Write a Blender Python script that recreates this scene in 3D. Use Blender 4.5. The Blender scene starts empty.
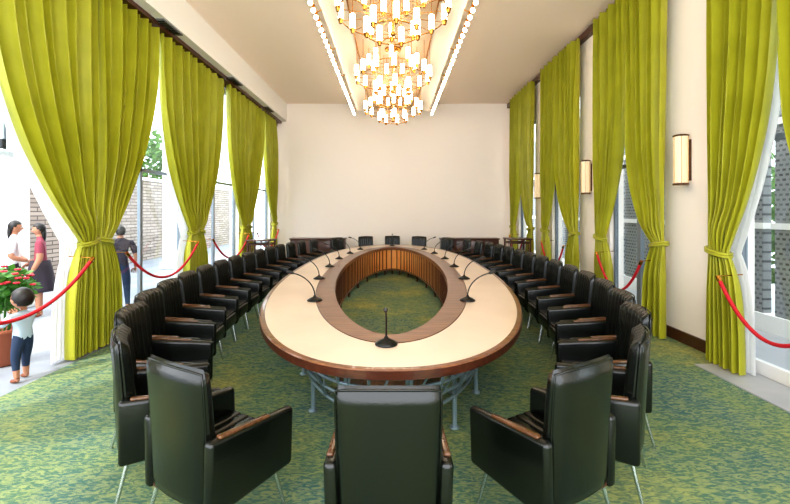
import bpy, bmesh, math, random
from mathutils import Vector, Matrix
random.seed(7)
sc = bpy.context.scene
sc.view_settings.view_transform = 'Standard'
try:
    sc.view_settings.look = 'Medium High Contrast'
except Exception as ex:
    print('look', ex)
sc.view_settings.exposure = 0.6
pi = math.pi

# ------------------------------------------------------------ materials
def lin(c):
    o = []
    for v in c:
        v = v/255.0
        o.append(v/12.92 if v <= 0.04045 else ((v+0.055)/1.055)**2.4)
    return (o[0], o[1], o[2], 1.0)

def mat(name, col, rough=0.5, metal=0.0, emit=None, estr=0.0, col2=None, nscale=8.0, bump=0.0, bscale=60.0, transl=0.0, coat=0.0, sheen=0.0):
    m = bpy.data.materials.new(name); m.use_nodes = True
    nt = m.node_tree; n = nt.nodes; l = nt.links
    b = n['Principled BSDF']
    b.inputs['Base Color'].default_value = lin(col)
    b.inputs['Roughness'].default_value = rough
    b.inputs['Metallic'].default_value = metal
    b.inputs['Coat Weight'].default_value = coat
    b.inputs['Sheen Weight'].default_value = sheen
    if emit:
        b.inputs['Emission Color'].default_value = lin(emit)
        b.inputs['Emission Strength'].default_value = estr
    tc = n.new('ShaderNodeTexCoord')
    if col2:
        no = n.new('ShaderNodeTexNoise'); no.inputs['Scale'].default_value = nscale; no.inputs['Detail'].default_value = 4
        r = n.new('ShaderNodeValToRGB')
        r.color_ramp.elements[0].position = 0.35; r.color_ramp.elements[1].position = 0.65
        r.color_ramp.elements[0].color = lin(col); r.color_ramp.elements[1].color = lin(col2)
        l.new(tc.outputs['Object'], no.inputs['Vector']); l.new(no.outputs['Fac'], r.inputs['Fac'])
        l.new(r.outputs['Color'], b.inputs['Base Color'])
    if bump > 0:
        no2 = n.new('ShaderNodeTexNoise'); no2.inputs['Scale'].default_value = bscale
        bp = n.new('ShaderNodeBump'); bp.inputs['Strength'].default_value = bump; bp.inputs['Distance'].default_value = 0.01
        l.new(tc.outputs['Object'], no2.inputs['Vector']); l.new(no2.outputs['Fac'], bp.inputs['Height'])
        l.new(bp.outputs['Normal'], b.inputs['Normal'])
    if transl > 0:
        t = n.new('ShaderNodeBsdfTranslucent'); t.inputs['Color'].default_value = lin(col2 or col)
        mx = n.new('ShaderNodeMixShader'); mx.inputs[0].default_value = transl
        l.new(b.outputs[0], mx.inputs[1]); l.new(t.outputs[0], mx.inputs[2])
        l.new(mx.outputs[0], n['Material Output'].inputs['Surface'])
    return m

def wood(name, c1, c2, rough=0.35, scale=(1, 12, 12)):
    m = mat(name, c1, rough, coat=0.3)
    nt = m.node_tree; n = nt.nodes; l = nt.links; b = n['Principled BSDF']
    tc = n.new('ShaderNodeTexCoord'); mp = n.new('ShaderNodeMapping'); mp.inputs['Scale'].default_value = scale
    no = n.new('ShaderNodeTexNoise'); no.inputs['Scale'].default_value = 3; no.inputs['Detail'].default_value = 6
    r = n.new('ShaderNodeValToRGB'); r.color_ramp.elements[0].position = 0.3; r.color_ramp.elements[1].position = 0.7
    r.color_ramp.elements[0].color = lin(c1); r.color_ramp.elements[1].color = lin(c2)
    l.new(tc.outputs['Object'], mp.inputs[0]); l.new(mp.outputs[0], no.inputs['Vector'])
    l.new(no.outputs['Fac'], r.inputs['Fac']); l.new(r.outputs['Color'], b.inputs['Base Color'])
    return m

def carpet_mat():
    m = mat('carpet_green', (110, 130, 70), 0.95)
    nt = m.node_tree; n = nt.nodes; l = nt.links; b = n['Principled BSDF']
    tc = n.new('ShaderNodeTexCoord')
    n1 = n.new('ShaderNodeTexNoise'); n1.inputs['Scale'].default_value = 0.9; n1.inputs['Detail'].default_value = 5; n1.inputs['Roughness'].default_value = 0.65
    r1 = n.new('ShaderNodeValToRGB')
    e = r1.color_ramp.elements
    e[0].position = 0.36; e[0].color = lin((60, 108, 108))
    e[1].position = 0.68; e[1].color = lin((160, 158, 80))
    x = e.new(0.52); x.color = lin((92, 126, 90))
    mp = n.new('ShaderNodeMapping'); mp.inputs['Scale'].default_value = (1.0, 2.6, 1.0)
    n2 = n.new('ShaderNodeTexNoise'); n2.inputs['Scale'].default_value = 14; n2.inputs['Detail'].default_value = 3; n2.inputs['Distortion'].default_value = 1.5
    r2 = n.new('ShaderNodeValToRGB')
    r2.color_ramp.elements[0].position = 0.42; r2.color_ramp.elements[0].color = lin((58, 92, 90))
    r2.color_ramp.elements[1].position = 0.60; r2.color_ramp.elements[1].color = lin((184, 182, 108))
    mx = n.new('ShaderNodeMixRGB'); mx.inputs[0].default_value = 0.42
    l.new(tc.outputs['Object'], n1.inputs['Vector']); l.new(n1.outputs['Fac'], r1.inputs[0])
    l.new(tc.outputs['Object'], mp.inputs[0]); l.new(mp.outputs[0], n2.inputs['Vector']); l.new(n2.outputs['Fac'], r2.inputs[0])
    l.new(r1.outputs[0], mx.inputs[1]); l.new(r2.outputs[0], mx.inputs[2]); l.new(mx.outputs[0], b.inputs['Base Color'])
    n3 = n.new('ShaderNodeTexNoise'); n3.inputs['Scale'].default_value = 120
    bp = n.new('ShaderNodeBump'); bp.inputs['Strength'].default_value = 0.5; bp.inputs['Distance'].default_value = 0.01
    l.new(tc.outputs['Object'], n3.inputs['Vector']); l.new(n3.outputs['Fac'], bp.inputs['Height']); l.new(bp.outputs[0], b.inputs['Normal'])
    return m

def brick_mat(name, c1, c2, cm, scale, rot, bw=0.5, rh=0.25, mortar=0.02):
    m = mat(name, c1, 0.85)
    nt = m.node_tree; n = nt.nodes; l = nt.links; b = n['Principled BSDF']
    tc = n.new('ShaderNodeTexCoord'); mp = n.new('ShaderNodeMapping'); mp.inputs['Rotation'].default_value = rot
    br = n.new('ShaderNodeTexBrick'); br.inputs['Scale'].default_value = scale
    br.inputs['Color1'].default_value = lin(c1); br.inputs['Color2'].default_value = lin(c2); br.inputs['Mortar'].default_value = lin(cm)
    br.inputs['Brick Width'].default_value = bw; br.inputs['Row Height'].default_value = rh; br.inputs['Mortar Size'].default_value = mortar
    l.new(tc.outputs['Object'], mp.inputs[0]); l.new(mp.outputs[0], br.inputs['Vector']); l.new(br.outputs['Color'], b.inputs['Base Color'])
    return m

def glass_mat():
    m = bpy.data.materials.new('window_glass'); m.use_nodes = True
    n = m.node_tree.nodes; l = m.node_tree.links
    n.remove(n['Principled BSDF'])
    t = n.new('ShaderNodeBsdfTransparent'); t.inputs[0].default_value = (0.93, 0.97, 0.98, 1)
    g = n.new('ShaderNodeBsdfGlossy'); g.inputs['Roughness'].default_value = 0.02
    mx = n.new('ShaderNodeMixShader'); mx.inputs[0].default_value = 0.06
    l.new(t.outputs[0], mx.inputs[1]); l.new(g.outputs[0], mx.inputs[2]); l.new(mx.outputs[0], n['Material Output'].inputs['Surface'])
    return m

M = {}
M['wall'] = mat('wall_cream_paint', (250, 240, 231), 0.8, bump=0.05, bscale=200)
M['ceil'] = mat('ceiling_warm_paint', (250, 231, 213), 0.8)
M['white'] = mat('white_paint', (242, 240, 236), 0.6)
M['panel'] = mat('canopy_cream', (228, 214, 194), 0.5)
M['gold'] = mat('canopy_gold_inlay', (176, 146, 112), 0.5)
M['dwood'] = wood('dark_wood', (58, 28, 16), (88, 46, 26))
M['mwood'] = wood('table_walnut', (96, 58, 38), (142, 96, 66), 0.3)
M['owood'] = wood('orange_wood_panel', (232, 152, 80), (246, 186, 112), 0.35, (12, 12, 1))
M['awood'] = wood('arm_wood', (72, 44, 26), (104, 68, 40), 0.25)
M['table'] = mat('table_cream_leather', (222, 198, 176), 0.33, col2=(230, 208, 186), nscale=1.5, coat=0.2)
M['leather'] = mat('black_leather', (10, 14, 10), 0.27, bump=0.12, bscale=90, coat=0.1)
M['chrome'] = mat('chrome', (205, 210, 214), 0.22, 1.0)
M['steel'] = mat('blue_grey_steel', (140, 158, 168), 0.3, 0.5)
M['brass'] = mat('brass', (190, 132, 60), 0.25, 1.0)
M['tube'] = mat('lamp_tube_glass', (255, 240, 215), 0.4, emit=(255, 243, 222), estr=8.5)
M['bulb'] = mat('small_bulb', (255, 240, 215), 0.4, emit=(255, 244, 226), estr=14.0)
M['curtain'] = mat('chartreuse_curtain', (162, 160, 24), 0.45, col2=(176, 174, 36), nscale=3, transl=0.14, sheen=0.2)
M['sheer'] = mat('white_sheer', (240, 240, 240), 0.8, transl=0.5)
M['rope'] = mat('red_velvet_rope', (190, 16, 34), 0.7)
M['black'] = mat('black_plastic', (14, 14, 15), 0.35)
M['grille'] = mat('grille_grey', (110, 112, 112), 0.5)
M['frame'] = mat('window_frame_grey', (130, 138, 146), 0.4, 0.3)
M['glass'] = glass_mat()
M['carpet'] = carpet_mat()
M['marble'] = mat('pale_marble', (160, 162, 166), 0.35, col2=(176, 176, 178), nscale=2)
M['terr'] = mat('terrace_stone', (126, 132, 142), 0.6, col2=(142, 148, 154), nscale=1.5)
M['brick'] = brick_mat('white_brick', (164, 152, 142), (136, 124, 114), (80, 72, 68), 1.0, (0, pi/2, pi/2), 0.45, 0.11, 0.014)
M['relief'] = brick_mat('carved_stone', (112, 114, 118), (54, 54, 58), (142, 144, 144), 1.0, (0, pi/2, pi/2), 0.09, 0.07, 0.02)
M['shade'] = mat('sconce_shade', (232, 214, 180), 0.5, emit=(255, 226, 180), estr=0.15)
M['leaf'] = mat('leaf_green', (46, 104, 36), 0.5, col2=(86, 140, 54), nscale=12, transl=0.2)
M['hedge'] = mat('hedge_green', (44, 84, 36), 0.8, col2=(100, 136, 62), nscale=5, transl=0.2)
M['flower'] = mat('flower_red', (200, 26, 54), 0.5)
M['pot'] = mat('terracotta', (140, 78, 52), 0.8)
M['skin'] = mat('skin', (174, 122, 94), 0.55)
M['hair'] = mat('hair_black', (20, 15, 13), 0.5)
M['eye'] = mat('eye_dark', (20, 14, 12), 0.2)
M['lips'] = mat('lips', (156, 78, 72), 0.5)
M['cloth_white'] = mat('cloth_white', (204, 206, 208), 0.85)
M['cloth_blue'] = mat('cloth_pale_blue', (172, 190, 202), 0.85)
M['denim'] = mat('denim', (34, 50, 76), 0.85)
M['cloth_dark'] = mat('cloth_dark', (50, 42, 52), 0.85)
M['cloth_rose'] = mat('cloth_rose', (136, 58, 74), 0.85)
M['sandal'] = mat('sandal', (120, 66, 40), 0.6)

# ------------------------------------------------------------ mesh builder
class MB:
    def __init__(s): s.v = []; s.f = []; s.m = []; s.sm = []; s.mats = []
    def mi(s, k):
        if k not in s.mats: s.mats.append(k)
        return s.mats.index(k)
    def add(s, vs, fs, k, smooth=False, X=None):
        o = len(s.v); i = s.mi(k)
        for v in vs:
            v = Vector(v)
            s.v.append(tuple(X @ v) if X else tuple(v))
        for f in fs:
            s.f.append(tuple(o+a for a in f)); s.m.append(i); s.sm.append(smooth)
    def box(s, x0, x1, y0, y1, z0, z1, k, X=None):
        vs = [(x0,y0,z0),(x1,y0,z0),(x1,y1,z0),(x0,y1,z0),(x0,y0,z1),(x1,y0,z1),(x1,y1,z1),(x0,y1,z1)]
        s.add(vs, [(0,3,2,1),(4,5,6,7),(0,1,5,4),(1,2,6,5),(2,3,7,6),(3,0,4,7)], k, False, X)
    def rbox(s, c, sz, k, bev=0.02, seg=3, X=None, taper=None):
        bm = bmesh.new(); bmesh.ops.create_cube(bm, size=1.0)
        for v in bm.verts: v.co = Vector((v.co.x*sz[0], v.co.y*sz[1], v.co.z*sz[2]))
        bmesh.ops.bevel(bm, geom=bm.edges[:], offset=bev, segments=seg, profile=0.5, affect='EDGES')
        bm.verts.index_update()
        vs = []
        for v in bm.verts:
            p = v.co.copy()
            if taper: p = taper(p)
            vs.append(p + Vector(c))
        fs = [tuple(v.index for v in f.verts) for f in bm.faces]
        bm.free(); s.add(vs, fs, k, True, X)
    def cyl(s, p1, p2, r1, r2=None, seg=10, k='steel', caps=True, smooth=True):
        r2 = r1 if r2 is None else r2
        s.tube([p1, p2], [r1, r2], seg, k, caps)
    def tube(s, pts, r, seg=8, k='steel', caps=True, closed=False):
        pts = [Vector(p) for p in pts]; n = len(pts)
        rs = r if isinstance(r, (list, tuple)) else [r]*n
        vs = []; up = None
        for i, p in enumerate(pts):
            if closed: t = (pts[(i+1) % n]-pts[i-1]).normalized()
            else: t = (pts[min(i+1, n-1)]-pts[max(i-1, 0)]).normalized()
            if up is None:
                up = Vector((0, 0, 1)) if abs(t.z) < 0.9 else Vector((1, 0, 0))
            a = (up - t*up.dot(t))
            a = a.normalized() if a.length > 1e-5 else t.orthogonal().normalized()
            up = a; b = t.cross(a)
            for j in range(seg):
                q = 2*pi*j/seg
                vs.append(p + (a*math.cos(q)+b*math.sin(q))*rs[i])
        fs = []
        for i in range(n if closed else n-1):
            i2 = (i+1) % n
            for j in range(seg):
                j2 = (j+1) % seg
                fs.append((i*seg+j, i*seg+j2, i2*seg+j2, i2*seg+j))
        s.add(vs, fs, k, True)
        if caps and not closed:
            s.add(vs[:seg], [tuple(range(seg))[::-1]], k); s.add(vs[-seg:], [tuple(range(seg))], k)
    def lathe(s, prof, c, k, seg=20, X=None):
        vs = []; n = len(prof)
        for (r, z) in prof:
            for j in range(seg):
                q = 2*pi*j/seg; vs.append((c[0]+r*math.cos(q), c[1]+r*math.sin(q), c[2]+z))
        fs = [(i*seg+j, i*seg+(j+1) % seg, (i+1)*seg+(j+1) % seg, (i+1)*seg+j) for i in range(n-1) for j in range(seg)]
        fs.append(tuple(range(seg))[::-1]); fs.append(tuple((n-1)*seg+j for j in range(seg)))
        s.add(vs, fs, k, True, X)
    def ball(s, c, r, k, u=12, v=8, X=None, fn=None):
        if not isinstance(r, (tuple, list)): r = (r, r, r)
        vs = []
        for i in range(v+1):
            th = pi*i/v
            for j in range(u):
                ph = 2*pi*j/u
                d = Vector((math.sin(th)*math.cos(ph), math.sin(th)*math.sin(ph), math.cos(th)))
                if fn: d = fn(d)
                vs.append((c[0]+d.x*r[0], c[1]+d.y*r[1], c[2]+d.z*r[2]))
        fs = [(i*u+j, (i+1)*u+j, (i+1)*u+(j+1) % u, i*u+(j+1) % u) for i in range(v) for j in range(u)]
        s.add(vs, fs, k, True, X)
    def mesh(s, name):
        me = bpy.data.meshes.new(name); me.from_pydata(s.v, [], s.f)
        for k in s.mats: me.materials.append(M[k])
        me.polygons.foreach_set('material_index', s.m); me.polygons.foreach_set('use_smooth', s.sm)
        me.validate(); me.update(); return me
    def obj(s, name, loc=(0, 0, 0), rz=0):
        o = bpy.data.objects.new(name, s.mesh(name)); sc.collection.objects.link(o)
        o.location = loc; o.rotation_euler = (0, 0, rz); return o

def link(name, me, loc, rz=0):
    o = bpy.data.objects.new(name, me); sc.collection.objects.link(o); o.location = loc; o.rotation_euler = (0, 0, rz); return o

# ------------------------------------------------------------ room dims
XL, XR, YB, YN, ZC = -3.93, 3.89, 13.3, -2.0, 5.35
b = MB(); b.box(-3.72, XR+0.02, YN, YB, -0.1, 0, 'carpet'); b.obj('floor')
b = MB(); b.box(XL-0.25, XR+0.3, YN, YB+0.2, ZC, ZC+0.15, 'ceil'); b.obj('ceiling')
b = MB(); b.box(XL-0.25, XR+0.3, YB, YB+0.2, -0.1, ZC, 'wall'); b.obj('wall_back')
b = MB(); b.box(XL+0.1, XR-0.1, YB-0.02, YB, 0, 0.14, 'dwood'); b.obj('baseboard_back')

# left wall : piers + lintel
PL = [-0.1, 2.5, 5.1, 7.7, 10.3, 12.9]
b = MB()
for p in PL[1:]:
    b.box(XL-0.22, XL, p-0.12, p+0.12, 0, 4.65, 'white')
b.box(XL-0.22, XL, 13.02, YB, 0, 4.65, 'white')
b.box(XL-0.22, XL, YN, YB, 4.65, ZC, 'white')
b.obj('wall_left')
b = MB(); b.box(XL, -3.53, YN, YB, 4.76, ZC, 'white'); b.obj('ceiling_soffit')
b = MB(); b.box(XL, -3.84, YN, YB, 4.60, 4.76, 'dwood'); b.box(-3.84, -3.70, YN, YB, 4.69, 4.76, 'dwood'); b.obj('trim_left')
for y in (3.9, 6.5, 9.2, 11.7):
    b = MB(); b.box(-3.69, -3.56, y-0.28, y+0.28, 4.735, 4.762, 'grille')
    for i in range(8):
        b.box(-3.68, -3.57, y-0.25+i*0.062, y-0.22+i*0.062, 4.725, 4.737, 'black')
    b.obj('air_vent')
# glazing left
for i in range(5):
    y0, y1 = PL[i]+0.12, PL[i+1]-0.12
    b = MB(); x = XL-0.12
    near = (i <= 1)
    zb = 2.35 if near else 0.0
    ym = 4.17 if i == 1 else (y0+y1)/2
    b.box(x-0.03, x+0.03, y0, y1, 4.58, 4.65, 'frame')
    b.box(x-0.03, x+0.03, y0, y0+0.04, 0, 4.6, 'frame'); b.box(x-0.03, x+0.03, y1-0.04, y1, 0, 4.6, 'frame')
    if not near:
        b.box(x-0.03, x+0.03, y0, y1, 0, 0.08, 'frame'); b.box(x-0.025, x+0.025, ym-0.03, ym+0.03, 0, 4.6, 'frame')
        b.box(x-0.025, x+0.025, y0, y1, 2.4, 2.45, 'frame')
    b.box(x-0.006, x+0.006, y0+0.04, ym-0.012, zb+0.06, 4.6, 'glass'); b.box(x-0.006, x+0.006, ym+0.012, y1-0.04, zb+0.06, 4.6, 'glass')
    if near:
        b.box(x-0.008, x+0.008, ym-0.014, ym+0.014, 2.4, 4.6, 'frame')
        b.rbox((x, ym, 2.36), (0.05, 0.16, 0.06), 'chrome', 0.008); b.rbox((x, ym-0.02, 2.46), (0.045, 0.05, 0.1), 'black', 0.008)
    b.obj('window_%d' % (i+1))
# glass door leaf opened outward in the near bay
b = MB(); b.box(-5.1, -4.2, 2.75, 2.77, 0.06, 2.3, 'glass'); b.cyl((-4.18, 2.76, 0.0), (-4.18, 2.76, 2.36), 0.02, k='chrome')
b.rbox((-4.3, 2.76, 0.06), (0.2, 0.04, 0.07), 'chrome', 0.008); b.cyl((-4.95, 2.72, 0.9), (-4.95, 2.72, 1.3), 0.014, k='chrome')
b.cyl((-4.95, 2.72, 0.95), (-4.95, 2.77, 0.95), 0.01, k='chrome'); b.cyl((-4.95, 2.72, 1.25), (-4.95, 2.77, 1.25), 0.01, k='chrome')
b.obj('door_1')

# right wall with openings
WR = [1.2, 3.8, 6.4, 9.0, 11.6]; HN = 0.68; HF = 0.78; ZO = 4.3
b = MB(); ys = YN
edges = [(w-HN, w+HF) for w in WR]
bb = MB()
for (a, c) in edges + [(YB, YB)]:
    b.box(XR, XR+0.25, ys, a, 0, ZC, 'wall')
    if a-ys > 0.3: bb.box(XR-0.025, XR, ys, a, 0, 0.15, 'dwood')
    if c > a: b.box(XR, XR+0.25, a, c, ZO, ZC, 'wall')
    ys = c
b.obj('wall_right'); bb.obj('baseboard_right')
b = MB(); b.box(XR-0.1, XR, YN, YB, 5.2, 5.33, 'dwood'); b.obj('trim_right')
for i, w in enumerate(WR):
    b = MB(); x = XR+0.1; y0, y1 = w-HN, w+HF
    for (ya, yb) in ((y0, w+0.05), (w+0.05, y1)):
        b.box(x-0.03, x+0.03, ya, ya+0.05, 0, ZO, 'frame'); b.box(x-0.03, x+0.03, yb-0.05, yb, 0, ZO, 'frame')
        b.box(x-0.03, x+0.03, ya, yb, 0.0, 0.14, 'white'); b.box(x-0.03, x+0.03, ya, yb, 2.5, 2.56, 'frame')
        b.box(x-0.03, x+0.03, ya, yb, ZO-0.06, ZO, 'frame')
        b.box(x-0.005, x+0.005, ya+0.05, yb-0.05, 0.14, ZO-0.06, 'glass')
    b.obj('window_%d' % (i+6))
b = MB(); b.box(XR+0.02, 12, YN-4, 22, -0.1, -0.001, 'marble'); b.obj('terrace_floor')
b = MB(); b.box(-25, -3.72, YN-4, 26, -0.1, -0.001, 'terr'); b.obj('terrace_floor')
for w in WR[:3]:
    b = MB(); b.box(3.45, XR+0.02, w-0.68, w+0.78, 0.0, 0.012, 'marble'); b.obj('threshold_slab')

# exterior left
b = MB(); b.box(-9.3, -9.0, 2, 24, 0, 2.9, 'brick'); b.box(-9.38, -8.95, 2, 24, 2.9, 3.0, 'white'); b.obj('garden_wall')
for y in (7.2, 12.5, 18):
    b = MB(); b.rbox((-6.9, y, 2.6), (0.4, 0.4, 5.2), 'white', 0.03); b.rbox((-6.9, y, 0.1), (0.52, 0.52, 0.2), 'white', 0.03); b.rbox((-6.9, y, 5.1), (0.52, 0.52, 0.2), 'white', 0.03); b.obj('terrace_column')
def foliage(name, c, r, n, leaf=0.12, k='leaf', ztr=None):
    b = MB()
    for i in range(n):
        d = Vector((random.gauss(0, 1), random.gauss(0, 1), random.gauss(0, 1))).normalized()*random.uniform(0.5, 1)
        p = Vector((c[0]+d.x*r[0], c[1]+d.y*r[1], c[2]+d.z*r[2]))
        a = Vector((random.gauss(0, 1), random.gauss(0, 1), random.gauss(0, 0.6))).normalized()
        q = a.orthogonal().normalized(); L = leaf*random.uniform(0.7, 1.3)
        nrm = a.cross(q)
        b.add([p, p+a*L*0.5+q*L*0.28+nrm*L*0.06, p+a*L, p+a*L*0.5-q*L*0.28+nrm*L*0.06], [(0, 1, 2, 3)], k, True)
    return b
for (x, y, z, rr) in ((-12.5, 9, 3.6, 1.7), (-12, 15, 3.9, 2.0), (-13, 21, 4, 2.2)):
    b = foliage('t', (x, y, z), (rr, rr, rr*0.9), 1500, 0.4, 'hedge')
    b.tube([(x, y, 0), (x+0.1, y, 1.5), (x, y+0.1, z)], [0.18, 0.14, 0.08], 8, 'pot'); b.obj('garden_tree')
# exterior right: carved stone screen
b = MB()
for i in range(24):
    y = 1.6+i*0.62
    b.box(5.5, 5.62, y, y+0.44, 0, 4.6, 'relief')
    for z in (0.0, 1.5, 3.0, 4.5): b.box(5.47, 5.65, y-0.03, y+0.47, z, z+0.09, 'white')
b.box(5.5, 5.6, 1.5, 16.6, 4.6, 4.8, 'white'); b.box(5.45, 5.65, 1.5, 16.6, 0, 0.25, 'white'); b.obj('stone_screen')
b = MB()
for y in (2, 5, 8, 11, 14):
    bb = foliage('h', (8.2, y, 1.6), (1.2, 1.8, 1.7), 900, 0.32, 'hedge'); b.add(bb.v, bb.f, 'hedge', True)
b.obj('garden_hedge')

# ------------------------------------------------------------ curtains
def curtain(X, sgn, yf, yc, zt, ztie, wt=0.2, nf=8, k='curtain', name='curtain', grow=0.0, pw=3.3, seed=0):
    rnd = random.Random(seed); ph = rnd.uniform(0, 6); ph2 = rnd.uniform(0, 6)
    W = abs(yc-yf); dr = 1 if yc > yf else -1
    nu, nv = nf*16, 72
    b = MB(); vs = []
    for j in range(nv+1):
        t = j/nv; z = zt-(zt-0.02)*t
        if z > ztie:
            s = (z-ztie)/(zt-ztie); w = wt+(W-wt)*(1-(1-s)**pw); A = 0.03+0.045*min(1, s*3); off = 0.05*math.exp(-((s-0.06)/0.05)**2)
        else:
            s = (ztie-z)/ztie; w = wt+0.2*(1-math.exp(-s*4)); A = 0.03+0.03*min(1, s*3); off = 0.0
        w += grow*min(1, w)
        for i in range(nu+1):
            u = i/nu
            uu = u + 0.018*math.sin(5*t+ph+u*7)
            fold = math.sin(2*pi*nf*uu+ph)+0.3*math.sin(2*pi*nf*0.53*uu+ph2+2*t)+0.15*math.sin(2*pi*nf*2*uu+ph2)
            y = yf+dr*(u*w+0.02*math.cos(2*pi*nf*uu+ph))
            vs.append((X+sgn*(off*math.sin(pi*u)+A*fold), y, z))
    fs = [(j*(nu+1)+i, j*(nu+1)+i+1, (j+1)*(nu+1)+i+1, (j+1)*(nu+1)+i) for j in range(nv) for i in range(nu)]
    b.add(vs, fs, k, True)
    if k == 'curtain':
        cy = yf+dr*(wt/2); ring = []
        for q in range(20):
            a = 2*pi*q/20; ring.append((X+0.085*math.cos(a), cy+(wt/2+0.03)*math.sin(a), ztie+0.03*math.sin(a)*(-dr)))
        for dz in (-0.02, 0.01):
            b.tube([(p[0], p[1], p[2]+dz) for p in ring], 0.018, 6, 'curtain', closed=True)
    return b.obj(name)
sd = 0
for p in PL[1:]:
    for dr in (-1, 1):
        if p == 12.9 and dr == 1: continue
        sd += 1
        nearA = (p == 5.1 and dr == -1)
        curtain(-3.78, 1, p+dr*0.03, p+dr*(1.45 if nearA else 1.22), 4.66, 1.38, 0.2, 8, seed=sd, pw=(2.3 if nearA else 2.5))
for (yf, yc) in ((5.0, 3.7), (5.2, 6.2), (7.6, 6.6)):
    curtain(-3.89, 0.2, yf, yc, 4.6, 1.3, 0.26, 7, 'sheer', 'sheer_curtain', 0.04, 2.3, seed=50)
for w in WR:
    for dr in (-1, 1):
        sd += 1
        curtain(3.7, -1, w+(0.87 if dr > 0 else -0.95), w+(0.0 if dr > 0 else -0.04), 5.24, 1.3, 0.24, 7, seed=sd, pw=(3.0 if dr > 0 else 7))
for w in (3.8,):
    curtain(3.82, 0.2, w+0.85, w+0.0, 5.1, 1.3, 0.26, 7, 'sheer', 'sheer_curtain', -0.06, 3.0, seed=60)

# ropes
def rope(x, ya, yb, za, zl, sg):
    b = MB(); pts = []
    for i in range(25):
        t = i/24; s = 4*t*(1-t); pts.append((x, ya+(yb-ya)*t, za-(za-zl)*s))
    b.tube(pts, 0.019, 8, 'rope')
    for p, q in ((pts[0], pts[1]), (pts[-1], pts[-2])):
        b.tube([p, (Vector(q)*0.6+Vector(p)*0.4)], 0.024, 8, 'brass')
        b.tube([p, (p[0]+sg*0.3, p[1], p[2]+0.02)], 0.006, 6, 'brass')
    b.obj('barrier_rope')
for i in range(1, 5): rope(-3.6, PL[i]+0.3, PL[i+1]-0.3, 1.2, 0.72, -1)
for w in WR[1:]: rope(3.54, w-0.7, w+0.56, 1.05, 0.52, 1)

# sconces
for y in (5.26, 7.86, 10.46):
    b = MB()
    b.box(XR-0.02, XR, y-0.05, y+0.05, 2.16, 2.7, 'awood')
    b.lathe([(0.083, 0.0), (0.085, 0.01), (0.085, 0.6), (0.083, 0.61)], (XR-0.105, y, 2.13), 'shade', 24)
    for z in (2.10, 2.735): b.lathe([(0.07, 0), (0.092, 0.006), (0.092, 0.025), (0.07, 0.032)], (XR-0.105, y, z), 'awood', 24)
    for a in range(6):
        q = a*pi/3; b.cyl((XR-0.105+0.087*math.cos(q), y+0.087*math.sin(q), 2.1), (XR-0.105+0.087*math.cos(q), y+0.087*math.sin(q), 2.76), 0.003, k='brass', seg=5)
    b.obj('wall_sconce')

# ------------------------------------------------------------ canopy + bulbs
b = MB(); b.box(-1.10, 1.10, 1.5, 12.3, 4.86, ZC, 'panel')
b.box(-0.66, 0.66, 1.6, 12.1, 4.84, 4.865, 'gold')
for x in (-0.68, 0.66): b.box(x, x+0.02, 1.6, 12.1, 4.825, 4.865, 'brass')
b.obj('ceiling_canopy')
b = MB()
for sx in (-1.18, 1.18):
    b.box(sx-0.015, sx+0.015, 1.55, 12.3, 4.80, 4.83, 'brass')
    for i in range(50):
        y = 1.6+i*0.216
        b.ball((sx, y, 4.735), 0.034, 'bulb', 8, 6); b.cyl((sx, y, 4.76), (sx, y, 4.80), 0.018, k='brass', seg=6)
    for i in range(8):
        y = 1.8+i*1.45; b.cyl((sx, y, 4.815), (sx*0.9, y, 4.88), 0.01, k='brass', seg=6)
b.obj('canopy_light_string')

def chandelier(y):
    b = MB(); c = (0, 0)
    b.lathe([(0.14, -0.04), (0.16, 0)], (0, 0, 4.84), 'brass', 20)
    b.cyl((0, 0, 4.02), (0, 0, 4.82), 0.018, k='brass')
    tiers = [(0.46, 4.62, 9, 0.2), (0.70, 4.38, 14, 0.2), (0.34, 4.15, 7, 0.2)]
    for (r, z, n, h) in tiers:
        ring = [(r*math.cos(2*pi*i/24), r*math.sin(2*pi*i/24), z-h/2-0.02) for i in range(24)]
        b.tube(ring, 0.009, 5, 'brass', closed=True)
        for i in range(n):
            a = 2*pi*i/n+r; x, yy = r*math.cos(a), r*math.sin(a)
            b.cyl((x, yy, z-h/2), (x, yy, z+h/2), 0.036, k='tube', seg=10)
            b.cyl((x, yy, z-h/2-0.06), (x, yy, z-h/2), 0.022, 0.038, k='brass', seg=8)
            b.cyl((x, yy, z+h/2), (x, yy, z+h/2+0.015), 0.038, k='brass', seg=8)
            b.cyl((0, 0, z-h/2-0.03), (x, yy, z-h/2-0.03), 0.005, k='brass', seg=5)
            b.cyl((x, yy, z+h/2), (x, yy, 4.85), 0.005, k='brass', seg=5)
    b.ball((0, 0, 4.02), 0.035, 'brass')
    return b.mesh('chandelier')
cm = chandelier(0)
for y in (5.1, 7.6, 10.0): link('chandelier', cm, (0, y, 0))

# ------------------------------------------------------------ table
TC = (-0.02, 7.3); TA, TBm = 1.66, 4.8
def outer(t, dx=0.0):
    c, s = math.cos(t), math.sin(t); e = 2/2.3
    return Vector((TC[0]+(TA+dx)*math.copysign(abs(c)**e, c), TC[1]+(TBm+dx)*math.copysign(abs(s)**e, s), 0))
def inner(t, dx=0.0):
    c, s = math.cos(t), math.sin(t)
    return Vector((TC[0]+(0.86+dx)*math.copysign(abs(c)**1.12, c), TC[1]-0.1+(3.98+dx)*s, 0))
N = 200
b = MB()
prof = [(0.02, 0.69, 'dwood'), (-0.004, 0.70, 'dwood'), (-0.004, 0.755, 'mwood'), (0.008, 0.765, 'mwood'), (0.05, 0.766, 'dwood'), (0.056, 0.762, 'table'), (0.70, 0.762, 'dwood'), (0.71, 0.766, 'mwood'), (0.99, 0.766, 'mwood'), (1.0, 0.76, 'mwood'), (1.0, 0.69, 'mwood'), (0.02, 0.69, None)]
rows = []
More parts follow.
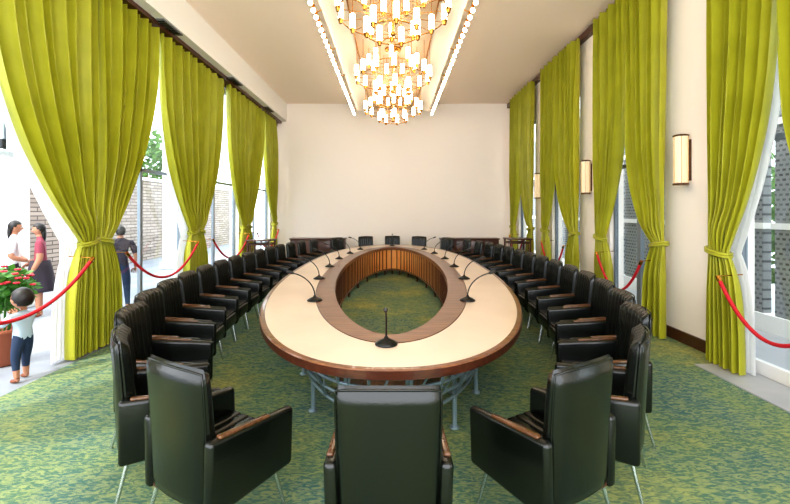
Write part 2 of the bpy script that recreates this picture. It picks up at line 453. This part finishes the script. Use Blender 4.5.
for (f, z, k) in prof:
    r = []
    for i in range(N):
        t = 2*pi*i/N; o = outer(t); n = inner(t); p = o.lerp(n, f); p.z = z; r.append(p)
    rows.append(r)
for q in range(len(prof)-1):
    vs = rows[q]+rows[q+1]
    b.add(vs, [(i, (i+1) % N, N+(i+1) % N, N+i) for i in range(N)], prof[q][2], False)
# inner slatted skirt
vs = []
for z in (0.14, 0.69):
    for i in range(N):
        p = inner(2*pi*i/N, 0.04); vs.append((p.x, p.y, z))
b.add(vs, [(i, (i+1) % N, N+(i+1) % N, N+i) for i in range(N)], 'owood', True)
vs2 = []
for z in (0.14, 0.69):
    for i in range(N):
        p = inner(2*pi*i/N, 0.08); vs2.append((p.x, p.y, z))
b.add(vs2, [(i, (i+1) % N, N+(i+1) % N, N+i) for i in range(N)], 'mwood', True)
L = 0; pts = [inner(2*pi*i/2000, 0.03) for i in range(2001)]; nxt = 0
for i in range(2000):
    seg = (pts[i+1]-pts[i]); L += seg.length
    if L >= nxt:
        nxt += 0.17; d = seg.normalized(); s = Vector((-d.y, d.x, 0)); p = pts[i]
        X = Matrix(((d.x, s.x, 0, p.x), (d.y, s.y, 0, p.y), (0, 0, 1, 0), (0, 0, 0, 1)))
        b.box(-0.012, 0.012, -0.008, 0.008, 0.13, 0.69, 'dwood', X)
b.tube([(*inner(2*pi*i/120, 0.045).xy, 0.145) for i in range(120)], 0.025, 6, 'mwood', closed=True)
# steel under-structure
for (dx, z) in ((-0.25, 0.63), (-0.33, 0.50), (-0.40, 0.38), (-0.46, 0.26)):
    b.tube([(*outer(2*pi*i/140, dx).xy, z) for i in range(140)], 0.014, 6, 'steel', closed=True)
for i in range(40):
    t = 2*pi*(i+0.5)/40
    p = outer(t, -0.22); q = outer(t, -0.46); r = outer(t, -0.62)
    b.tube([(p.x, p.y, 0.69), (q.x, q.y, 0.26), (r.x, r.y, 0.26), (inner(t, 0.08).x, inner(t, 0.08).y, 0.26)], 0.013, 6, 'steel')
    b.tube([(p.x, p.y, 0.63), (inner(t, 0.08).x, inner(t, 0.08).y, 0.63)], 0.012, 6, 'steel')
    if i % 2 == 0: b.tube([(q.x, q.y, 0.69), (q.x, q.y, 0.0)], 0.02, 8, 'steel'); b.lathe([(0.04, 0), (0.04, 0.012)], (q.x, q.y, 0), 'steel', 12)
    t2 = 2*pi*(i+1)/40; p2 = outer(t2, -0.25)
    b.tube([(q.x, q.y, 0.26), (p2.x, p2.y, 0.63)], 0.009, 5, 'steel')
for i in range(24):
    p = inner(2*pi*i/24, 0.065); b.cyl((p.x, p.y, 0), (p.x, p.y, 0.2), 0.02, k='dwood')
b.obj('conference_table')

# microphones
def mic_mesh():
    b = MB()
    b.lathe([(0.085, 0), (0.085, 0.008), (0.05, 0.03), (0.02, 0.042), (0.012, 0.06)], (0, 0, 0), 'black', 20)
    pts = []
    for i in range(14):
        t = i/13; a = t*1.25
        pts.append((0, -0.33*(1-math.cos(a)), 0.05+0.27*math.sin(a)))
    b.tube(pts, 0.0075, 6, 'black')
    p = Vector(pts[-1]); d = (Vector(pts[-1])-Vector(pts[-2])).normalized()
    b.tube([p, p+d*0.02, p+d*0.07, p+d*0.085], [0.009, 0.017, 0.017, 0.008], 8, 'black')
    return b.mesh('gooseneck_microphone')
mm = mic_mesh()
link('gooseneck_microphone', mm, (-0.05, 2.98, 0.766), 0)
for (x, y) in ((0.85, 4.45), (1.07, 5.9), (1.12, 7.2), (1.11, 8.4), (1.0, 9.5), (0.84, 10.5)):
    link('gooseneck_microphone', mm, (-0.02-x, y, 0.766), -pi/2+0.15); link('gooseneck_microphone', mm, (-0.02+x, y, 0.766), pi/2-0.15)
link('gooseneck_microphone', mm, (-0.02, 11.65, 0.766), pi)

# ------------------------------------------------------------ chair  (0.58 w, 0.64 d, 1.0 h)
def chair_mesh():
    b = MB()
    nr = 7; nu, nv = nr*6, 18
    def pt(a, v, side):
        z = 0.27+0.73*v; hw = 0.225+0.014*v
        hw *= (1-0.05*max(0, (v-0.9)/0.1)**2)
        e = math.sqrt(max(0, (1-abs(a)**12)*(1-abs(2*v-1)**20)))
        ym = -0.215-0.035*v-0.02*v*v+0.03*a*a
        th = 0.11-0.04*v
        zz = z-0.012*a*a*v
        if side > 0: y = ym+th/2*e+0.018*abs(math.sin(pi*nr*(a+1)/2))*e
        else: y = ym-th/2*e
        return (a*hw, y, zz)
    for side in (1, -1):
        vs = [pt(2*i/nu-1, j/nv, side) for j in range(nv+1) for i in range(nu+1)]
        fs = []
        for j in range(nv):
            for i in range(nu):
                q = (j*(nu+1)+i, j*(nu+1)+i+1, (j+1)*(nu+1)+i+1, (j+1)*(nu+1)+i)
                fs.append(q if side < 0 else q[::-1])
        b.add(vs, fs, 'leather', True)
    pts = []
    for v in [i/12 for i in range(13)]: pts.append(pt(-0.985, 0.02+0.95*v, -1))
    for a in [i/8 for i in range(1, 8)]: pts.append(pt(-0.985+1.97*a, 0.985, -1))
    for v in [i/12 for i in range(13)]: pts.append(pt(0.985, 0.97-0.95*v, -1))
    b.tube(pts, 0.006, 5, 'leather')
    b.rbox((0, 0.04, 0.36), (0.45, 0.54, 0.17), 'leather', 0.045, 4)
    for i in range(6):
        b.rbox((-0.18+i*0.072, 0.06, 0.448), (0.069, 0.46, 0.03), 'leather', 0.013, 2)
    b.rbox((0, 0.02, 0.28), (0.47, 0.5, 0.03), 'dwood', 0.008, 2)
    for s in (-1, 1):
        def tp(p, s=s):
            f = (p.y+0.28)/0.56
            q = p.copy()
            if p.z > 0: q.z += 0.02-0.05*f
            q.x += s*0.012*(p.z/0.37)
            return q
        b.rbox((s*0.253, 0.03, 0.445), (0.062, 0.56, 0.37), 'leather', 0.026, 4, taper=tp)
        def tp2(p):
            q = p.copy(); q.z += 0.016-0.05*(p.y+0.2)/0.50; return q
        b.rbox((s*0.266, -0.03, 0.637), (0.034, 0.32, 0.02), 'awood', 0.008, 2, taper=tp2)
        b.cyl((s*0.22, 0.21, 0.28), (s*0.255, 0.27, 0.0), 0.014, 0.010, k='chrome', seg=10)
        b.cyl((s*0.22, -0.2, 0.28), (s*0.255, -0.27, 0.0), 0.014, 0.010, k='chrome', seg=10)
    b.tube([(-0.22, 0.21, 0.262), (0.22, 0.21, 0.262)], 0.011, 8, 'chrome'); b.tube([(-0.22, -0.2, 0.262), (0.22, -0.2, 0.262)], 0.011, 8, 'chrome')
    return b.mesh('conference_chair')
ch = chair_mesh()
def place(bx, by, th):   # rear centre position, heading angle from +Y toward +X (deg)
    a = math.radians(th); d = (math.sin(a), math.cos(a))
    link('conference_chair', ch, (bx+0.3*d[0], by+0.3*d[1], 0), -a)
def hwid(y):
    t = abs(y-7.3)/4.8
    return 1.66*max(0, 1-t**2.3)**(1/2.3)
place(-0.02, 1.70, 0)
for s in (-1, 1):
    place(-0.07+s*1.07, 1.99, -s*30)
    place(-0.08+s*1.70, 2.52, -s*58)
    for k in range(14):
        y = 3.2+k*0.61
        ex = 1.0+0.05*abs((y-7.3)/4.1)**3
        place((-0.12 if s < 0 else -0.03)+s*(hwid(y)+ex), y, -s*(90-2.5*(7.3-y)))
    place(-0.02+s*1.68, 11.86, -s*130)
    place(-0.02+s*0.85, 12.45, -s*158)
place(-0.02, 12.72, 180)

# ------------------------------------------------------------ furniture at back
def console(x0, x1, name='console_cabinet'):
    b = MB(); y1 = 13.24; y0 = y1-0.4
    b.rbox(((x0+x1)/2, (y0+y1)/2, 0.885), (x1-x0+0.06, 0.46, 0.04), 'dwood', 0.01, 2)
    b.box(x0, x1, y0, y1, 0.15, 0.865, 'dwood')
    n = 4; w = (x1-x0)/n
    for i in range(n):
        b.rbox((x0+w*(i+0.5), y0-0.008, 0.51), (w-0.04, 0.025, 0.62), 'dwood', 0.008, 2)
        b.ball((x0+w*(i+0.5)+(0.15 if i % 2 == 0 else -0.15), y0-0.03, 0.55), 0.014, 'brass', 8, 6)
    for x in (x0+0.06, x1-0.06):
        for y in (y0+0.05, y1-0.05): b.cyl((x, y, 0), (x, y, 0.16), 0.02, 0.028, k='dwood')
    b.obj(name)
console(-3.3, -1.55); console(1.55, 3.4)
def lattice(x, y):
    b = MB()
    for sx in (-0.25, 0.25):
        for sy in (-0.25, 0.25): b.box(sx-0.02, sx+0.02, sy-0.02, sy+0.02, 0, 1.05, 'dwood')
    b.rbox((0, 0, 1.065), (0.58, 0.58, 0.035), 'dwood', 0.008, 2)
    for z in (0.12, 0.95):
        b.box(-0.25, 0.25, -0.26, -0.24, z, z+0.04, 'dwood'); b.box(-0.25, 0.25, 0.24, 0.26, z, z+0.04, 'dwood'); b.box(-0.26, -0.24, -0.25, 0.25, z, z+0.04, 'dwood'); b.box(0.24, 0.26, -0.25, 0.25, z, z+0.04, 'dwood')
    for k in range(4):
        a = -0.2+k*0.133
        b.box(a-0.008, a+0.008, -0.255, -0.245, 0.14, 0.96, 'dwood'); b.box(-0.255, -0.245, a-0.008, a+0.008, 0.14, 0.96, 'dwood'); b.box(0.245, 0.255, a-0.008, a+0.008, 0.14, 0.96, 'dwood')
    for z in (0.3, 0.5, 0.72):
        b.box(-0.25, 0.25, -0.255, -0.245, z, z+0.015, 'dwood'); b.box(-0.255, -0.245, -0.25, 0.25, z, z+0.015, 'dwood'); b.box(0.245, 0.255, -0.25, 0.25, z, z+0.015, 'dwood')
    b.obj('lattice_stand', (x, y, 0))
lattice(-3.22, 9.8); lattice(3.2, 10.3)

# ------------------------------------------------------------ people
def skin_geo(verts, edges, rad, roots, sub=2):
    me = bpy.data.meshes.new('tmp'); me.from_pydata([tuple(v) for v in verts], edges, [])
    o = bpy.data.objects.new('tmp', me); sc.collection.objects.link(o)
    m = o.modifiers.new('Skin', 'SKIN'); m.use_smooth_shade = True; m.branch_smoothing = 0.6
    for i, r in enumerate(rad):
        d = me.skin_vertices[0].data[i]
        d.radius = r if isinstance(r, tuple) else (r, r); d.use_root = (i in roots)
    s = o.modifiers.new('Sub', 'SUBSURF'); s.levels = sub; s.render_levels = sub
    dg = bpy.context.evaluated_depsgraph_get()
    ev = bpy.data.meshes.new_from_object(o.evaluated_get(dg))
    vs = [v.co.copy() for v in ev.vertices]; fs = [tuple(p.vertices) for p in ev.polygons]
    bpy.data.objects.remove(o); bpy.data.meshes.remove(me); bpy.data.meshes.remove(ev)
    return vs, fs

def person(name, loc, rz, H, child, arms, legs, top, bottom, sleeve=0.5, pant=0.5, skirt=False, longhair=False, yaw=0.0, pitch=0.0):
    """arms: [(elbow, wrist)]*2 in H units; legs: [(knee, ankle)]*2"""
    hr = 0.112 if child else 0.067      # head half height
    zn = 1-2*hr                         # chin height
    zs = zn-0.035; zh = 0.44 if child else 0.5
    sw = 0.115 if child else 0.108
    tr = 0.082 if child else 0.068
    V = [(0, 0, zh+0.03), (0, 0, zh+(zs-zh)*0.45), (0, 0, zs-0.05), (0, 0, zs+0.015), (0, 0.008, zn+0.03)]
    R = [tr*1.02, tr*0.93, tr*1.05, tr*0.55, 0.036 if not child else 0.042]
    E = [(0, 1), (1, 2), (2, 3), (3, 4)]
    segs = []
    wr = []
    for s, (el, wri) in zip((-1, 1), arms):
        i = len(V); V += [(s*sw, 0, zs-0.025), el, wri]; R += [0.043, 0.031 if not child else 0.034, 0.021 if not child else 0.026]
        E += [(2, i), (i, i+1), (i+1, i+2)]; wr.append((Vector(el), Vector(wri)))
        segs.append((Vector(V[i]), Vector(el), 'ua')); segs.append((Vector(el), Vector(wri), 'fa'))
    for s, (kn, an) in zip((-1, 1), legs):
        i = len(V); hp = (s*0.052, 0, zh-0.02)
        toe = (an[0]+s*0.008, an[1]+0.075, 0.017)
        V += [hp, kn, an, (an[0], an[1]-0.012, 0.024), toe]; R += [0.062 if not child else 0.064, 0.042, 0.026, 0.024, 0.019]
        E += [(0, i), (i, i+1), (i+1, i+2), (i+2, i+3), (i+3, i+4)]
        segs.append((Vector(hp), Vector(kn), 'th')); segs.append((Vector(kn), Vector(an), 'sh')); segs.append((Vector(an), Vector(toe), 'ft'))
    segs.append((Vector(V[0]), Vector(V[3]), 'to')); segs.append((Vector(V[3])+Vector((0, 0, 0.02)), Vector(V[4]), 'nk'))
    vs, fs = skin_geo([Vector(v)*H for v in V], E, [r*H for r in R], [0], 2)
    b = MB()
    def cls(p):
        best = None
        for (a, c, k) in segs:
            d = c-a; t = max(0, min(1, (p-a).dot(d)/d.length_squared)); q = (p-(a+d*t)).length
            if best is None or q < best[0]: best = (q, k, t)
        _, k, t = best
        if k == 'ua': return top if t < sleeve*2 else 'skin'
        if k == 'fa': return top if t < (sleeve-0.5)*2 else 'skin'
        if k == 'th': return bottom if (t < pant*2) else 'skin'
        if k == 'sh': return bottom if t < (pant-0.5)*2 else 'skin'
        if k == 'ft': return 'sandal'
        if k == 'to': return top if p.z > zh+0.035 else bottom
        return 'skin'
    groups = {}
    for f in fs:
        c = Vector((0, 0, 0))
        for i in f: c += vs[i]
        c /= (len(f)*H); groups.setdefault(cls(c), []).append(f)
    for k, ff in groups.items():
        mp = {}; vv = []; nf = []
        for f in ff:
            g = []
            for i in f:
                if i not in mp: mp[i] = len(vv); vv.append(vs[i])
                g.append(mp[i])
            nf.append(tuple(g))
        b.add(vv, nf, k, True)
    # hands
    for s, (el, wri) in zip((-1, 1), wr):
        d = (wri-el).normalized(); side = d.cross(Vector((0, 1, 0.2))).normalized(); nrm = side.cross(d).normalized()
        hl = 0.095 if child else 0.1
        HV = [wri, wri+d*hl*0.25, wri+d*hl*0.45]; HR = [0.018, 0.022, 0.02]; HE = [(0, 1), (1, 2)]; roots = [0]
        for q, (o, ln) in enumerate(((-0.024, 0.36), (-0.008, 0.46), (0.008, 0.43), (0.023, 0.34))):
            i = len(HV); base = wri+d*hl*0.42+side*o*1.1
            HV += [base, base+d*hl*ln*0.6+side*o*0.25, base+d*hl*ln*0.95+side*o*0.35-nrm*0.012]; HR += [0.0075, 0.007, 0.0055]; HE += [(i, i+1), (i+1, i+2)]; roots.append(i)
        i = len(HV); base = wri+d*hl*0.15-side*0.015
        HV += [base, base+d*hl*0.2-side*0.02, base+d*hl*0.42-side*0.026]; HR += [0.009, 0.0085, 0.0065]; HE += [(i, i+1), (i+1, i+2)]; roots.append(i)
        hv, hf = skin_geo([v*H for v in HV], HE, [r*H for r in HR], roots, 1)
        b.add(hv, hf, 'skin', True)
    if skirt:
        b.lathe([(0.085*H, 0.6*H), (0.098*H, 0.53*H), (0.12*H, 0.42*H), (0.145*H, 0.30*H), (0.15*H, 0.27*H), (0.14*H, 0.272*H)], (0, 0, 0), bottom, 20)
    hh = hr*H; hc = Vector((0, 0.012*H, zn*H+hh))
    X = Matrix.Translation(hc) @ Matrix.Rotation(yaw, 4, 'Z') @ Matrix.Rotation(pitch, 4, 'X')
    def hf_(d):
        q = d.copy()
        if q.z < 0: q.x *= 1-0.28*q.z*q.z; q.y *= 1-0.12*q.z*q.z
        if q.y > 0.6: q.y *= 0.97
        return q
    w = 0.8 if child else 0.72
    b.ball((0, 0, 0), (hh*w, hh*(w+0.1), hh), 'skin', 24, 16, X, hf_)
    fy = hh*(w+0.1)
    b.ball((0, fy*0.99, -hh*0.2), (hh*0.11, hh*0.15, hh*0.16), 'skin', 10, 8, X)
    for s in (-1, 1):
        b.ball((s*hh*0.3, fy*0.87, -hh*0.02), (hh*0.12, hh*0.07, hh*0.06), 'cloth_white', 10, 6, X)
        b.ball((s*hh*0.3, fy*0.92, -hh*0.02), (hh*0.055, hh*0.04, hh*0.055), 'eye', 8, 6, X)
        b.ball((s*hh*0.3, fy*0.87, hh*0.15), (hh*0.16, hh*0.05, hh*0.025), 'hair', 8, 6, X)
        b.ball((s*hh*w*0.99, 0, -hh*0.08), (hh*0.08, hh*0.15, hh*0.2), 'skin', 10, 8, X)
    b.ball((0, fy*0.9, -hh*0.48), (hh*0.2, hh*0.07, hh*0.055), 'lips', 10, 6, X)
    def hair(d):
        q = d.copy()
        lim = 0.32 if q.y > 0.25 else (-0.05 if q.y > -0.2 else -0.62)
        if q.z < lim: q.z = lim; k = 0.86; q.x *= k; q.y *= k
        return q
    b.ball((0, -hh*0.03, hh*0.04), (hh*(w+0.08), hh*(w+0.17), hh*1.06), 'hair', 28, 20, X, hair)
    if longhair:
        b.ball((0, -hh*0.62, -hh*0.75), (hh*0.62, hh*0.34, hh*1.25), 'hair', 16, 12, X)
    b.obj(name, loc, rz)

# child: facing -X (outdoors), arms lifted toward the plant
person('toddler', (-3.84, 4.15, 0.0), pi/2-0.2, 0.96, True,
       [((-0.125, 0.13, 0.60), (-0.10, 0.22, 0.70)), ((0.125, 0.12, 0.58), (0.09, 0.22, 0.68))],
       [((-0.06, 0.02, 0.24), (-0.065, -0.01, 0.055)), ((0.065, 0.05, 0.24), (0.075, 0.06, 0.055))],
       'cloth_blue', 'denim', 0.42, 0.78, pitch=0.1)
person('woman', (-6.4, 6.75, 0), -0.9, 1.60, False,
       [((-0.15, -0.01, 0.63), (-0.13, 0.10, 0.56)), ((0.15, -0.01, 0.63), (0.10, 0.12, 0.58))],
       [((-0.055, 0.01, 0.28), (-0.06, 0, 0.05)), ((0.055, 0.02, 0.28), (0.065, 0.02, 0.05))],
       'cloth_white', 'cloth_dark', 0.4, 0.95, longhair=True)
person('woman', (-5.95, 6.75, 0), 2.2, 1.56, False,
       [((-0.15, -0.01, 0.63), (-0.15, 0.05, 0.50)), ((0.15, -0.01, 0.63), (0.12, 0.10, 0.56))],
       [((-0.055, 0.01, 0.28), (-0.06, 0, 0.05)), ((0.055, 0.02, 0.28), (0.065, 0.02, 0.05))],
       'cloth_rose', 'cloth_dark', 0.35, 0.5, skirt=True, longhair=True)
person('man', (-4.9, 7.2, 0), 0.6, 1.50, False,
       [((-0.16, -0.01, 0.63), (-0.16, 0.04, 0.49)), ((0.16, -0.01, 0.63), (0.15, 0.06, 0.49))],
       [((-0.06, 0.01, 0.28), (-0.06, 0, 0.05)), ((0.06, 0.02, 0.28), (0.07, 0.02, 0.05))],
       'cloth_dark', 'denim', 0.4, 0.98)

# plant with flowers
b = foliage('p', (0, 0, 0.86), (0.26, 0.26, 0.24), 420, 0.11, 'leaf')
b.lathe([(0.12, 0), (0.15, 0.02), (0.19, 0.36), (0.21, 0.38), (0.21, 0.42), (0.18, 0.42), (0.17, 0.38)], (0, 0, 0), 'pot', 24)
for i in range(9):
    a = i*0.7; b.tube([(0.05*math.cos(a), 0.05*math.sin(a), 0.38), (0.08*math.cos(a), 0.08*math.sin(a), 0.6), (0.2*math.cos(a), 0.2*math.sin(a), 0.85)], 0.008, 5, 'leaf')
for i in range(26):
    d = Vector((random.gauss(0, 1), random.gauss(0, 1), abs(random.gauss(0, 1)))).normalized(); p = Vector((0, 0, 0.88))+Vector((d.x*0.27, d.y*0.27, d.z*0.25))
    for q in range(5):
        a = q*2*pi/5; b.ball((p.x+0.018*math.cos(a), p.y+0.018*math.sin(a), p.z), (0.018, 0.018, 0.012), 'flower', 6, 4)
b.obj('potted_flowering_plant', (-4.48, 4.6, 0))

# ------------------------------------------------------------ light
w = bpy.data.worlds.new('World'); sc.world = w; w.use_nodes = True
bg = w.node_tree.nodes['Background']; bg.inputs[0].default_value = (0.92, 0.95, 1.0, 1); bg.inputs[1].default_value = 3.5
sun = bpy.data.lights.new('sun', 'SUN'); sun.energy = 2.0; sun.angle = math.radians(3); sun.color = (1, 0.95, 0.86)
so = bpy.data.objects.new('sun', sun); sc.collection.objects.link(so); so.rotation_euler = (math.radians(28), math.radians(-25), 0)

cam = bpy.data.cameras.new('camera'); co = bpy.data.objects.new('camera', cam); sc.collection.objects.link(co)
co.location = (0, 0, 1.75); co.rotation_euler = (pi/2, 0, 0)
cam.lens = 36*400/790; cam.sensor_width = 36; cam.shift_x = 2/790; cam.shift_y = -40/790; cam.clip_start = 0.05
sc.camera = co
